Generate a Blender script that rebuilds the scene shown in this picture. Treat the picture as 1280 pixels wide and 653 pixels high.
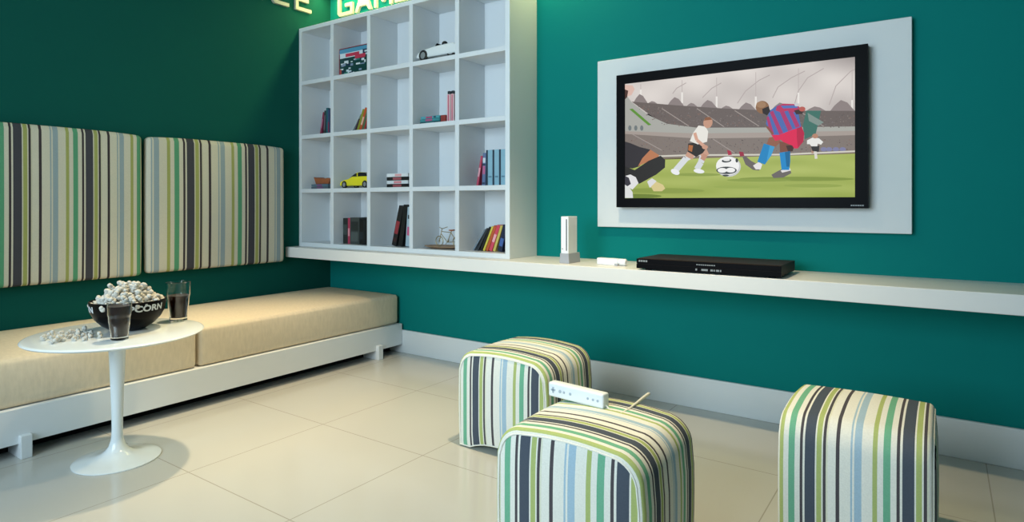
import bpy, bmesh, math, random
from mathutils import Vector, Matrix
for o in list(bpy.data.objects): bpy.data.objects.remove(o, do_unlink=True)
S = bpy.context.scene
COL = S.collection
PI = math.pi

# ------------------------------------------------------------------ camera, world, lights, exposure
cam_d = bpy.data.cameras.new('camera'); cam = bpy.data.objects.new('camera', cam_d); COL.objects.link(cam)
cam.location = (4.0981, -3.3114, 1.1)
cam.rotation_euler = (PI / 2, 0, math.radians(34.775))
cam_d.sensor_width = 36.0; cam_d.sensor_fit = 'HORIZONTAL'
cam_d.lens = 777.0 / 1280 * 36
cam_d.shift_y = -72.5 / 1280
cam_d.clip_start = 0.05
S.camera = cam
S.view_settings.view_transform = 'Standard'
S.view_settings.look = 'None'
S.view_settings.gamma = 1.0
S.view_settings.use_curve_mapping = False
S.view_settings.exposure = 0.0

w = bpy.data.worlds.new('World'); S.world = w; w.use_nodes = True
w.node_tree.nodes['Background'].inputs[0].default_value = (0.62, 0.86, 1.0, 1)
w.node_tree.nodes['Background'].inputs[1].default_value = 0.32

def area(name, loc, size, energy, color, rot=(0, 0, 0), shape='DISK', size_y=None, spread=None):
    l = bpy.data.lights.new(name, 'AREA'); l.energy = energy; l.color = color; l.shape = shape; l.size = size
    if size_y: l.size_y = size_y
    if spread: l.spread = spread
    o = bpy.data.objects.new(name, l); COL.objects.link(o); o.location = loc; o.rotation_euler = rot
    return o
WARM = (1.0, 0.77, 0.46)
def spot(name, loc, energy, color, cone=100, blend=.7, radius=.05, aim=None):
    l = bpy.data.lights.new(name, 'SPOT'); l.energy = energy; l.color = color; l.spot_size = math.radians(cone); l.spot_blend = blend; l.shadow_soft_size = radius
    o = bpy.data.objects.new(name, l); COL.objects.link(o); o.location = loc
    if aim: o.rotation_euler = (Vector(aim) - Vector(loc)).to_track_quat('-Z', 'Y').to_euler()
    return o
spot('assumed_downlight_bench', (1.15, -1.42, 2.74), 250, WARM, 66, 1.0)  # assumed ceiling lamp out of view, placed to suit the table shadow
spot('assumed_downlight_middle', (2.85, -1.25, 2.74), 205, WARM, 92, .85)  # assumed ceiling lamp out of view, placed to suit the pouf and counter shadows
# assumed strip lamp in an unseen ceiling slot above the shelf unit
area('assumed_cove_strip', (1.30, -0.13, 2.77), 2.5, 21, (1.0, 0.90, 0.38), shape='RECTANGLE', size_y=0.08)
# added cool fill light behind the camera for assumed daylight; no window is modelled
area('added_daylight_fill', (2.3, -4.85, 1.8), 2.3, 74, (0.68, 0.87, 1.0), rot=(PI / 2, 0, 0), shape='RECTANGLE', size_y=1.9, spread=math.radians(120))

# ------------------------------------------------------------------ materials
def lin(h):
    h = h.lstrip('#'); c = [int(h[i:i + 2], 16) / 255 for i in (0, 2, 4)]
    return tuple(x / 12.92 if x <= .04045 else ((x + .055) / 1.055) ** 2.4 for x in c) + (1,)
def mat(name, col, rough=.6, metal=0, spec=.5, noise=0, nscale=20, bump=0, bscale=60, coat=0, trans=0, ior=1.45, stretch=None):
    m = bpy.data.materials.new(name); m.use_nodes = True; n = m.node_tree.nodes; L = m.node_tree.links
    b = n['Principled BSDF']; c = lin(col) if isinstance(col, str) else col
    b.inputs['Base Color'].default_value = c; b.inputs['Roughness'].default_value = rough; b.inputs['Metallic'].default_value = metal
    b.inputs['Specular IOR Level'].default_value = spec; b.inputs['Coat Weight'].default_value = coat
    b.inputs['Transmission Weight'].default_value = trans; b.inputs['IOR'].default_value = ior
    if noise or bump:
        tc = n.new('ShaderNodeTexCoord'); mp = n.new('ShaderNodeMapping'); L.new(tc.outputs['Object'], mp.inputs[0])
        if stretch: mp.inputs['Scale'].default_value = stretch
    if noise:
        t = n.new('ShaderNodeTexNoise'); t.inputs['Scale'].default_value = nscale; t.inputs['Detail'].default_value = 4; L.new(mp.outputs[0], t.inputs['Vector'])
        mx = n.new('ShaderNodeMix'); mx.data_type = 'RGBA'
        mx.inputs[6].default_value = tuple(x * (1 - noise) for x in c[:3]) + (1,); mx.inputs[7].default_value = tuple(min(1, x * (1 + noise)) for x in c[:3]) + (1,)
        L.new(t.outputs[0], mx.inputs[0]); L.new(mx.outputs[2], b.inputs['Base Color'])
    if bump:
        t2 = n.new('ShaderNodeTexNoise'); t2.inputs['Scale'].default_value = bscale; t2.inputs['Detail'].default_value = 3; L.new(mp.outputs[0], t2.inputs['Vector'])
        bp = n.new('ShaderNodeBump'); bp.inputs['Strength'].default_value = bump; bp.inputs['Distance'].default_value = .004
        L.new(t2.outputs[0], bp.inputs['Height']); L.new(bp.outputs[0], b.inputs['Normal'])
    return m

M = {}
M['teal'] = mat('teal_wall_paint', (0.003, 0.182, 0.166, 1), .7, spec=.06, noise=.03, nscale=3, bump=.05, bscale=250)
M['teal_left'] = mat('teal_paint_shaded', (0.005, 0.080, 0.064, 1), .7, spec=.05, noise=.03, nscale=3, bump=.05, bscale=250)  # same teal paint, darkened to carry the weaker light on the left wall
M['ceiling'] = mat('ceiling_paint', (.75, .75, .73, 1), .9, noise=.01)
M['lacquer'] = mat('white_lacquer', (.70, .74, .76, 1), .35, spec=.4, noise=.015, nscale=6)
M['lacquer_in'] = mat('white_shelf_board', (.66, .69, .71, 1), .45, spec=.35, noise=.015, nscale=6)
M['counter'] = mat('white_counter_laminate', (.72, .72, .70, 1), .35, spec=.4, noise=.015, nscale=8)
M['skirt'] = mat('white_skirting', (.70, .73, .73, 1), .45, noise=.01)
M['board'] = mat('white_backing_board', (.66, .68, .68, 1), .5, noise=.01)
M['tulip'] = mat('white_enamel', (.74, .80, .82, 1), .18, spec=.5, coat=.3, noise=.01)
M['linen'] = mat('beige_linen', (.68, .585, .43, 1), .9, spec=.15, noise=.14, nscale=70, bump=.2, bscale=400, stretch=(1, 1, .3))
M['letter'] = mat('cream_letter_paint', (.42, .44, .36, 1), .5, noise=.01)
M['black_gloss'] = mat('black_glossy_plastic', (.004, .004, .005, 1), .35, spec=.04, noise=.05)
M['black'] = mat('black_plastic', (.006, .006, .007, 1), .5, spec=.1, noise=.05)
M['player_top'] = mat('dark_brown_metal_top', (.020, .011, .009, 1), .5, spec=.15, noise=.05)
M['silver'] = mat('silver_print', (.22, .24, .25, 1), .4, noise=.02)
M['console'] = mat('white_console_plastic', (.80, .83, .85, 1), .3, noise=.01)
M['console_grey'] = mat('grey_console_stand', (.36, .38, .42, 1), .4, noise=.01)
M['dark_slot'] = mat('dark_slot', (.05, .06, .08, 1), .4, noise=.02)
M['button'] = mat('grey_buttons', (.38, .45, .52, 1), .5, noise=.02)
M['strap'] = mat('pale_strap', (.72, .70, .58, 1), .7, noise=.04)
M['glass'] = mat('clear_glass', (.97, .99, .99, 1), .02, trans=1, ior=1.45, noise=.001)
M['cola'] = mat('cola_drink', (.022, .006, .003, 1), .3, spec=.1, noise=.01)
M['popcorn'] = mat('popcorn_flakes', (.53, .52, .47, 1), .8, noise=.35, nscale=90, bump=.3, bscale=200)
M['bowl'] = mat('black_ceramic', (.003, .003, .0035, 1), .3, spec=.08, noise=.05)
M['bowl_print'] = mat('white_bowl_print', (.62, .66, .68, 1), .5, noise=.02)
M['tire'] = mat('black_rubber', (.012, .012, .013, 1), .6, noise=.05)
M['hub'] = mat('grey_wheel_metal', (.45, .46, .47, 1), .35, metal=.6, noise=.02)
M['yellow'] = mat('yellow_toy_paint', (.80, .70, .02, 1), .25, coat=.4, noise=.01)
M['toywhite'] = mat('white_toy_paint', (.72, .75, .76, 1), .3, coat=.3, noise=.01)
M['toyglass'] = mat('dark_toy_windows', (.012, .015, .02, 1), .15, noise=.02)
M['brass'] = mat('bronze_metal', (.33, .27, .15, 1), .4, metal=.5, noise=.1)
M['wood'] = mat('brown_wood', (.34, .21, .12, 1), .6, noise=.2, nscale=8, stretch=(1, 6, 6))
M['orangewood'] = mat('orange_brown_clay', (.33, .10, .035, 1), .6, noise=.25, nscale=20)
_cc = {}
def cm(h, rough=.45):
    if h not in _cc: _cc[h] = mat('cover_' + h.lstrip('#'), h, rough, noise=.08, nscale=40)
    return _cc[h]

def stripe_mat(name, axis, period, offset, shaded=False):
    """woven stripes: pattern repeats every `period` metres along the object axis, phase 0 (wide navy stripe) at `offset`"""
    m = bpy.data.materials.new(name); m.use_nodes = True; n = m.node_tree.nodes; L = m.node_tree.links
    b = n['Principled BSDF']; b.inputs['Roughness'].default_value = .85; b.inputs['Specular IOR Level'].default_value = .15
    tc = n.new('ShaderNodeTexCoord'); sp = n.new('ShaderNodeSeparateXYZ'); L.new(tc.outputs['Object'], sp.inputs[0])
    a = n.new('ShaderNodeMath'); a.operation = 'SUBTRACT'; a.inputs[1].default_value = offset; L.new(sp.outputs[axis], a.inputs[0])
    d = n.new('ShaderNodeMath'); d.operation = 'DIVIDE'; d.inputs[1].default_value = period; L.new(a.outputs[0], d.inputs[0])
    f = n.new('ShaderNodeMath'); f.operation = 'FLOORED_MODULO'; f.inputs[1].default_value = 1.0; L.new(d.outputs[0], f.inputs[0])
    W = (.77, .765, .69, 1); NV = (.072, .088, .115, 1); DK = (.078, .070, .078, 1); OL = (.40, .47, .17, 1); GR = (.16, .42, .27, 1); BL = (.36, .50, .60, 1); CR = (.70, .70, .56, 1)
    if shaded: W = (.56, .53, .42, 1); CR = (.52, .50, .36, 1); BL = (.27, .34, .36, 1); NV = (.055, .055, .065, 1); DK = (.045, .036, .04, 1); OL = (.32, .34, .11, 1); GR = (.09, .29, .16, 1)  # same fabric with the left wall's shade mixed into every stripe colour
    seq = [(0, NV), (.11, W), (.128, OL), (.183, W), (.198, DK), (.228, CR), (.25, W), (.335, DK), (.375, W), (.488, BL), (.505, W), (.526, BL), (.60, W), (.71, OL), (.757, W), (.815, GR), (.883, W), (.945, DK), (.975, W)]
    def ramp(items):
        r = n.new('ShaderNodeValToRGB'); r.color_ramp.interpolation = 'CONSTANT'
        e = r.color_ramp.elements
        e[0].position = items[0][0]; e[0].color = items[0][1]
        e[1].position = items[1][0]; e[1].color = items[1][1]
        for p, c in items[2:]:
            q = e.new(p); q.color = c
        L.new(f.outputs[0], r.inputs[0]); return r
    r = ramp(seq)
    nt = n.new('ShaderNodeTexNoise'); nt.inputs['Scale'].default_value = 220; L.new(tc.outputs['Object'], nt.inputs['Vector'])
    mr = n.new('ShaderNodeMapRange'); mr.inputs[3].default_value = .86; mr.inputs[4].default_value = 1.1; L.new(nt.outputs[0], mr.inputs[0])
    vm = n.new('ShaderNodeVectorMath'); vm.operation = 'SCALE'; L.new(r.outputs[0], vm.inputs[0]); L.new(mr.outputs[0], vm.inputs['Scale'])
    L.new(vm.outputs[0], b.inputs['Base Color'])
    bp = n.new('ShaderNodeBump'); bp.inputs['Strength'].default_value = .2; bp.inputs['Distance'].default_value = .002
    L.new(nt.outputs[0], bp.inputs['Height']); L.new(bp.outputs[0], b.inputs['Normal'])
    return m

def floor_mat():
    m = bpy.data.materials.new('polished_floor_tiles'); m.use_nodes = True; n = m.node_tree.nodes; L = m.node_tree.links
    b = n['Principled BSDF']; tc = n.new('ShaderNodeTexCoord'); sp = n.new('ShaderNodeSeparateXYZ'); L.new(tc.outputs['Object'], sp.inputs[0])
    ds = []
    for ax, off in ((0, 2.235), (1, -1.31)):
        a = n.new('ShaderNodeMath'); a.operation = 'SUBTRACT'; a.inputs[1].default_value = off - .335 ; L.new(sp.outputs[ax], a.inputs[0])
        q = n.new('ShaderNodeMath'); q.operation = 'FLOORED_MODULO'; q.inputs[1].default_value = .67; L.new(a.outputs[0], q.inputs[0])
        s = n.new('ShaderNodeMath'); s.operation = 'SUBTRACT'; s.inputs[1].default_value = .335; L.new(q.outputs[0], s.inputs[0])
        z = n.new('ShaderNodeMath'); z.operation = 'ABSOLUTE'; L.new(s.outputs[0], z.inputs[0]); ds.append(z)
    mn = n.new('ShaderNodeMath'); mn.operation = 'MINIMUM'; L.new(ds[0].outputs[0], mn.inputs[0]); L.new(ds[1].outputs[0], mn.inputs[1])
    lt = n.new('ShaderNodeMath'); lt.operation = 'LESS_THAN'; lt.inputs[1].default_value = .0022; L.new(mn.outputs[0], lt.inputs[0])
    nz = n.new('ShaderNodeTexNoise'); nz.inputs['Scale'].default_value = 1.2; nz.inputs['Detail'].default_value = 5; L.new(tc.outputs['Object'], nz.inputs['Vector'])
    c1 = n.new('ShaderNodeMix'); c1.data_type = 'RGBA'; c1.inputs[6].default_value = (.46, .465, .435, 1); c1.inputs[7].default_value = (.50, .505, .475, 1); L.new(nz.outputs[0], c1.inputs[0])
    c2 = n.new('ShaderNodeMix'); c2.data_type = 'RGBA'; c2.inputs[7].default_value = (.33, .32, .28, 1); L.new(lt.outputs[0], c2.inputs[0]); L.new(c1.outputs[2], c2.inputs[6])
    L.new(c2.outputs[2], b.inputs['Base Color']); b.inputs['Roughness'].default_value = .16; b.inputs['Specular IOR Level'].default_value = .5
    return m
M['floor'] = floor_mat()

# ------------------------------------------------------------------ mesh helpers
class MB:
    def __init__(s): s.b = bmesh.new(); s.mi = 0
    def _tag(s, faces):
        for f in faces: f.material_index = s.mi
    def box(s, x0, x1, y0, y1, z0, z1, bev=0, seg=2, rot=None, piv=None):
        r = bmesh.ops.create_cube(s.b, size=1)
        v = r['verts']
        for q in v: q.co = Vector(((x0 + x1) / 2 + q.co.x * (x1 - x0), (y0 + y1) / 2 + q.co.y * (y1 - y0), (z0 + z1) / 2 + q.co.z * (z1 - z0)))
        fs = set(f for q in v for f in q.link_faces)
        if bev:
            es = list(set(e for q in v for e in q.link_edges))
            rr = bmesh.ops.bevel(s.b, geom=es, offset=bev, segments=seg, affect='EDGES', profile=.5, clamp_overlap=True)
            fs = set(rr['faces']) | set(f for f in fs if f.is_valid)
            v = list(set(q for f in fs for q in f.verts))
        if rot is not None:
            p = Vector(piv) if piv else Vector(((x0 + x1) / 2, (y0 + y1) / 2, (z0 + z1) / 2))
            for q in v: q.co = p + rot @ (q.co - p)
        s._tag(fs); return v
    def tube(s, pts, rad, n=10, cap=True, up=(0, 0, 1)):
        pts = [Vector(p) for p in pts]; rads = rad if isinstance(rad, (list, tuple)) else [rad] * len(pts)
        up = Vector(up); rings = []
        for i, p in enumerate(pts):
            t = (pts[min(i + 1, len(pts) - 1)] - pts[max(i - 1, 0)]).normalized()
            a = t.cross(up)
            if a.length < 1e-3: a = t.cross(Vector((1, 0, 0)))
            a.normalize(); c = a.cross(t)
            rings.append([s.b.verts.new(p + rads[i] * (a * math.cos(2 * PI * k / n) + c * math.sin(2 * PI * k / n))) for k in range(n)])
        fs = []
        for i in range(len(rings) - 1):
            for k in range(n): fs.append(s.b.faces.new((rings[i][k], rings[i][(k + 1) % n], rings[i + 1][(k + 1) % n], rings[i + 1][k])))
        if cap: fs += [s.b.faces.new(rings[0][::-1]), s.b.faces.new(rings[-1])]
        s._tag(fs)
    def lathe(s, prof, n=48, c=(0, 0, 0), axis='z', closed=False):
        rings = []
        for r, z in prof:
            ring = []
            for k in range(n if r > 1e-6 else 1):
                a = 2 * PI * k / n
                p = (r * math.cos(a), r * math.sin(a), z) if axis == 'z' else (r * math.cos(a), z, r * math.sin(a))
                ring.append(s.b.verts.new((c[0] + p[0], c[1] + p[1], c[2] + p[2])))
            rings.append(ring)
        fs = []
        pairs = list(zip(rings, rings[1:])) + ([(rings[-1], rings[0])] if closed else [])
        for A, B in pairs:
            for k in range(n):
                a0, a1, b0, b1 = A[k % len(A)], A[(k + 1) % len(A)], B[k % len(B)], B[(k + 1) % len(B)]
                vs = []
                for q in (a0, a1, b1, b0):
                    if q not in vs: vs.append(q)
                if len(vs) > 2: fs.append(s.b.faces.new(vs))
        s._tag(fs)
    def prism(s, poly, y0, y1, axis='y'):
        """extrude a 2-D polygon (x,z) along y, or (y,z) along x, or (x,y) along z"""
        def P(a, b, t): return {'y': (a, t, b), 'x': (t, a, b), 'z': (a, b, t)}[axis]
        A = [s.b.verts.new(P(a, b, y0)) for a, b in poly]; B = [s.b.verts.new(P(a, b, y1)) for a, b in poly]
        n = len(poly); fs = [s.b.faces.new(A), s.b.faces.new(B[::-1])]
        for k in range(n): fs.append(s.b.faces.new((A[k], B[k], B[(k + 1) % n], A[(k + 1) % n])))
        s._tag(fs)
    def build(s, name, mats, parent=None, smooth=False, bevel=0, sub=0, loc=None, rot=None):
        bmesh.ops.recalc_face_normals(s.b, faces=s.b.faces[:])
        me = bpy.data.meshes.new(name); s.b.to_mesh(me); s.b.free()
        for m in (mats if isinstance(mats, (list, tuple)) else [mats]): me.materials.append(m)
        if smooth:
            me.polygons.foreach_set('use_smooth', [True] * len(me.polygons))
            me.set_sharp_from_angle(angle=math.radians(42))
        o = bpy.data.objects.new(name, me); COL.objects.link(o)
        if parent: o.parent = parent
        if loc: o.location = loc
        if rot: o.rotation_euler = rot
        if bevel:
            b = o.modifiers.new('bevel', 'BEVEL'); b.width = bevel; b.segments = 2; b.limit_method = 'ANGLE'
        if sub:
            b = o.modifiers.new('sub', 'SUBSURF'); b.levels = sub; b.render_levels = sub
        return o
def tag(o, label=None, cat=None, group=None, kind=None):
    if label: o['label'] = label
    if cat: o['category'] = cat
    if group: o['group'] = group
    if kind: o['kind'] = kind
    return o
def empty(name, loc, label, cat, group=None, rz=0):
    o = bpy.data.objects.new(name, None); o.empty_display_size = .05; COL.objects.link(o); o.location = loc; o.rotation_euler = (0, 0, rz)
    return tag(o, label, cat, group)
def copy_tree(o, parent=None):
    c = o.copy(); COL.objects.link(c)
    if parent: c.parent = parent
    for ch in list(o.children): copy_tree(ch, c)
    return c
def Ry(a): return Matrix.Rotation(a, 3, 'Y')

# ------------------------------------------------------------------ the setting
RX, RYF, H = 6.2, -5.0, 2.8
m = MB(); m.box(-.1, RX, RYF, .1, -.1, 0); tag(m.build('floor', M['floor']), kind='structure')
m = MB(); m.box(0, RX, 0, .1, 0, H); tag(m.build('wall_back', M['teal']), kind='structure')
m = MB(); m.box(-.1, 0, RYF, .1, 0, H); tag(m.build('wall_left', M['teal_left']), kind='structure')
m = MB(); m.box(-.1, RX, RYF, .1, H, H + .1); tag(m.build('ceiling', M['ceiling']), kind='structure')
m = MB(); m.box(RX, RX + .1, RYF, .1, 0, H); tag(m.build('wall_right', M['teal']), kind='structure')
m = MB(); m.box(0, RX, -.018, 0, 0, .167, bev=.003); tag(m.build('baseboard_back', M['skirt']), kind='structure')

# ------------------------------------------------------------------ built-in counter and shelf unit
CT = .768
m = MB(); m.box(0, 5.4, -.42, 0, .692, CT, bev=.002, seg=1)
tag(m.build('wall_counter', M['counter']), 'long white floating counter running along the back wall under the shelf unit and television', 'counter')

m = MB()
D0 = -.30
m.box(0, .03, D0, 0, CT, 2.45, bev=.0015, seg=1)
m.box(1.957, 1.99, D0, 0, CT, 2.45, bev=.0015, seg=1)
m.box(.03, 1.957, D0, 0, CT, .798, bev=.0015, seg=1); m.box(.03, 1.957, D0, 0, 2.42, 2.45, bev=.0015, seg=1)
frame = m.build('shelf_unit', M['lacquer'])
tag(frame, 'tall white cubbyhole shelf unit of square compartments standing on the counter in the corner', 'shelf unit')
m = MB(); m.box(.03, 1.957, -.034, -.02, .798, 2.42); m.build('back_panel', M['lacquer_in'], frame)
DX = [.371, .763, 1.172, 1.569]
for x in DX:
    m = MB(); m.box(x, x + .033, D0, -.034, .798, 2.42, bev=.0015, seg=1); m.build('divider', M['lacquer_in'], frame)
xs = [.03] + [v for x in DX for v in (x, x + .033)] + [1.957]
for z in (1.178, 1.592, 2.008):
    m = MB()
    for k in range(5): m.box(xs[2 * k], xs[2 * k + 1], D0, -.034, z, z + .030, bev=.0015, seg=1)
    m.build('shelf', M['lacquer_in'], frame)
R4, R3, R2, R1 = .798, 1.208, 1.622, 2.038       # shelf tops

# ------------------------------------------------------------------ television and its board
m = MB(); m.box(2.435, 3.983, -.04, -.001, .962, 1.928, bev=.003)
tag(m.build('backing_board', M['board']), 'flat white rectangular board fixed to the back wall behind the television', 'wall panel')
tv = empty('television', (3.202, -.04, 1.076), 'black framed flat television showing a football match, on the white wall board', 'television')
m = MB(); m.box(-.617, .617, -.055, 0, 0, .742, bev=.004)
hs = m.build('housing', M['black_gloss'], tv)
m = MB()
TX0, TX1, TZ0, TZ1 = -.567, .565, .051, .690
for (a, b, c, d) in ((-.617, .617, 0, TZ0), (-.617, .617, TZ1, .742), (-.617, TX0, TZ0, TZ1), (TX1, .617, TZ0, TZ1)): m.box(a, b, -.062, -.054, c, d)
bez = m.build('bezel', M['black_gloss'], tv)
m = MB()
for k in range(6): m.box(.548 + k * .009, .555 + k * .009, -.0626, -.0618, .010, .016)
m.build('maker_mark', M['silver'], bez)

# --- the picture on the screen: flat coloured shapes laid in one sheet
scr = bmesh.new(); cl = scr.loops.layers.float_color.new('Col'); depth = [0]
# source points were read off in a 1009x653 view of the screen; the four screen corners give the perspective
Q = [(64, 165), (916, 62), (916, 582), (64, 588)]      # TL TR BR BL
def homog(src):
    dst = [(0, 1), (1, 1), (1, 0), (0, 0)]; A = []
    for (x, y), (u, v) in zip(src, dst):
        A.append([x, y, 1, 0, 0, 0, -u * x, -u * y, u]); A.append([0, 0, 0, x, y, 1, -v * x, -v * y, v])
    n = 8
    for i in range(n):
        p = max(range(i, n), key=lambda r: abs(A[r][i])); A[i], A[p] = A[p], A[i]
        d = A[i][i]; A[i] = [q / d for q in A[i]]
        for r in range(n):
            if r != i and A[r][i]:
                g = A[r][i]; A[r] = [q - g * t for q, t in zip(A[r], A[i])]
    return [A[i][8] for i in range(n)]
Hm = homog(Q)
def uv(x, y):
    d = Hm[6] * x + Hm[7] * y + 1
    return (min(1, max(0, (Hm[0] * x + Hm[1] * y + Hm[2]) / d)), min(1, max(0, (Hm[3] * x + Hm[4] * y + Hm[5]) / d)))
def poly(pts, col):
    depth[0] += 1; y = -.0556 - depth[0] * 1.6e-6
    c = lin(col)
    pp = []
    for a, b in pts:
        u, v = uv(a, b); q = (TX0 + u * (TX1 - TX0), TZ0 + v * (TZ1 - TZ0))
        if not pp or (abs(q[0] - pp[-1][0]) + abs(q[1] - pp[-1][1])) > 1e-6: pp.append(q)
    if len(pp) < 3: return
    f = scr.faces.new([scr.verts.new((a, y, b)) for a, b in pp])
    for l in f.loops: l[cl] = c
    f.normal_update()
    if f.normal.y > 0: f.normal_flip()
def ell(cx, cy, rx, ry, col, n=20, rot=0):
    poly([(cx + rx * math.cos(t) * math.cos(rot) - ry * math.sin(t) * math.sin(rot), cy + rx * math.cos(t) * math.sin(rot) + ry * math.sin(t) * math.cos(rot)) for t in [2 * PI * k / n for k in range(n)]], col)
def line(pts, wd, col):
    for (a, b), (c, d) in zip(pts, pts[1:]):
        L_ = math.hypot(c - a, d - b) or 1; nx, ny = -(d - b) / L_ * wd / 2, (c - a) / L_ * wd / 2
        poly([(a + nx, b + ny), (c + nx, d + ny), (c - nx, d - ny), (a - nx, b - ny)], col)
random.seed(5)
def fbm(x, y): return (math.sin(x * .011 + y * .021) + .6 * math.sin(x * .023 - y * .031 + 1.3) + .4 * math.sin(x * .041 + y * .017 + 2.1)) / 2
def field(y_at, cols, nx, ny, f):
    """one smooth sheet of small cells between an upper and a lower line, colours blended by f"""
    depth[0] += 1; yy = -.0556 - depth[0] * 1.6e-6; grid = []
    for i in range(nx + 1):
        x = 64 + 852 * i / nx; y0, y1 = y_at(x); col_ = []
        for j in range(ny + 1):
            t = j / ny; py = y0 + (y1 - y0) * t; u, v = uv(x, py)
            k = max(0, min(1, f(x, py, t))); c0, c1 = lin(cols[0]), lin(cols[1])
            col_.append((scr.verts.new((TX0 + u * (TX1 - TX0), yy, TZ0 + v * (TZ1 - TZ0))), tuple(c0[q] + (c1[q] - c0[q]) * k for q in range(4))))
        grid.append(col_)
    for i in range(nx):
        for j in range(ny):
            qd = (grid[i][j], grid[i][j + 1], grid[i + 1][j + 1], grid[i + 1][j]); fc = scr.faces.new([q[0] for q in qd])
            for l, q in zip(fc.loops, qd): l[cl] = q[1]
            fc.normal_update()
            if fc.normal.y > 0: fc.normal_flip()
field(lambda x: (165 - (x - 64) * .1209, 275), ('#9a918f', '#e6ded8'), 60, 24, lambda x, y, t: .78 + .22 * fbm(x, y * 1.4) - .75 * max(0, (x - 760) / 156) * max(0, 1 - t * 3.2) - .22 * t)
for pts in ([(690, 245), (705, 190), (740, 140), (800, 105)], [(820, 240), (845, 170), (900, 115), (916, 108)], [(480, 235), (510, 190), (560, 150), (600, 130)], [(350, 215), (385, 180), (420, 160)], [(240, 200), (255, 180), (290, 160)], [(610, 215), (630, 175), (680, 140), (730, 115)]):
    line(pts, 3, '#b3a7a4')
for x, y0, y1 in ((122, 165, 225), (275, 150, 235), (403, 140, 250), (548, 120, 250), (706, 105, 235), (905, 90, 262)):
    line([(x, y0), (x, y1)], 2, '#b9adaa'); line([(x, y1 - 40), (x, y1)], 7, '#e9e4de')
def mound(cx, w_, yb, h_): poly([(cx - w_, yb), (cx - w_ * .6, yb - h_ * .55), (cx - w_ * .1, yb - h_), (cx + w_ * .4, yb - h_ * .8), (cx + w_, yb - h_ * .1), (cx + w_, yb)], '#8c807e')
for c_, w_, yb, h_ in ((120, 26, 236, 34), (250, 30, 245, 32), (372, 32, 255, 32), (515, 36, 266, 34), (868, 48, 268, 46), (165, 20, 240, 12), (310, 20, 248, 14), (440, 24, 258, 14), (640, 36, 262, 30), (770, 40, 266, 20)): mound(c_, w_, yb, h_)
poly([(88, 230), (250, 243), (420, 254), (600, 262), (916, 262), (916, 325), (550, 328), (330, 328), (200, 310)], '#6b605c')
poly([(60, 345), (330, 345), (600, 342), (920, 335), (920, 440), (60, 440)], '#81766f')
poly([(60, 200), (88, 232), (150, 280), (220, 312), (330, 326), (550, 325), (916, 320), (916, 338), (600, 346), (60, 348)], '#a9a9a2')
poly([(60, 340), (330, 347), (600, 343), (916, 336), (916, 352), (600, 362), (330, 366), (60, 350)], '#a69a92')
for k in range(900):                                   # crowd speckle on the two stands
    if random.random() < .45:
        x = random.uniform(110, 912); lo = 236 + (x - 88) * .07 if x < 500 else 266
        y = random.uniform(lo + 3, min(322, 250 + (x - 88) * .6) if x < 210 else 322)
        if y < lo: continue
    else: x = random.uniform(64, 912); y = random.uniform(366, 425)
    s_ = random.uniform(2, 4); c_ = random.choice(['#5f5451', '#7d726c', '#7a6c66', '#857a74', '#5e5452', '#7c7375', '#85695f'])
    poly([(x, y), (x + s_, y), (x + s_, y + s_), (x, y + s_)], c_)
for a in ((200, 255, 300, 320), (330, 255, 430, 322), (470, 262, 560, 320), (90, 350, 200, 410), (720, 270, 800, 320), (390, 368, 470, 420)): line([(a[0], a[1]), (a[2], a[3])], 3, '#a19690')
poly([(80, 258), (92, 256), (162, 316), (150, 318)], '#5f8f35')
for x in (82, 104, 126): ell(x, 328, 6, 10, '#71797a')
poly([(735, 262), (790, 262), (770, 350), (730, 368), (722, 320)], '#3e6f63')
poly([(740, 270), (800, 305), (780, 318), (745, 300)], '#7f9089')
for x in (800, 820, 845, 870): ell(x, 405, 12, 8, '#7f7fa2')
line([(60, 437), (300, 428), (640, 425), (916, 412)], 6, '#d2cdc0'); line([(60, 447), (300, 437), (640, 432), (916, 419)], 4, '#7f6f58')
field(lambda x: (449 - (x - 64) * .033, 588), ('#8fa142', '#b4c069'), 60, 20, lambda x, y, t: .72 - .35 * t + .3 * fbm(x * .6, y * 4))
for (cx, cy, rx, ry, c_) in ((700, 515, 215, 8, '#81933c'), (560, 520, 120, 6, '#8a9c44'), (330, 500, 90, 6, '#8d9e48'), (760, 540, 110, 7, '#93a44b'), (200, 560, 160, 10, '#8b9c45'), (480, 545, 90, 6, '#97a84e'), (110, 580, 90, 8, '#6f8233')): ell(cx, cy, rx, ry, c_)
# player in the foreground at the left edge
poly([(64, 378), (84, 384), (118, 398), (158, 408), (118, 470), (92, 478), (64, 474)], '#332f33')
poly([(112, 470), (128, 440), (158, 408), (190, 428), (188, 438), (150, 452)], '#b97a55')
poly([(64, 470), (100, 484), (150, 450), (196, 430), (213, 446), (212, 474), (180, 500), (118, 534), (72, 530), (64, 520)], '#2b2826')
poly([(64, 506), (84, 500), (104, 510), (114, 532), (92, 556), (64, 540)], '#e3e2e2'); poly([(64, 505), (78, 512), (86, 535), (64, 550)], '#3a3740')
poly([(64, 538), (80, 548), (92, 565), (94, 587), (64, 587)], '#dfe0de')
poly([(146, 526), (164, 514), (180, 524), (178, 545), (155, 548)], '#dcdcdc'); poly([(160, 545), (180, 526), (205, 538), (213, 552), (200, 562), (170, 562)], '#d8c88d')
poly([(64, 168), (92, 170), (100, 184), (88, 206), (64, 214)], '#dcb9ac'); poly([(64, 185), (76, 190), (72, 214), (64, 222)], '#4d342c')
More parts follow.
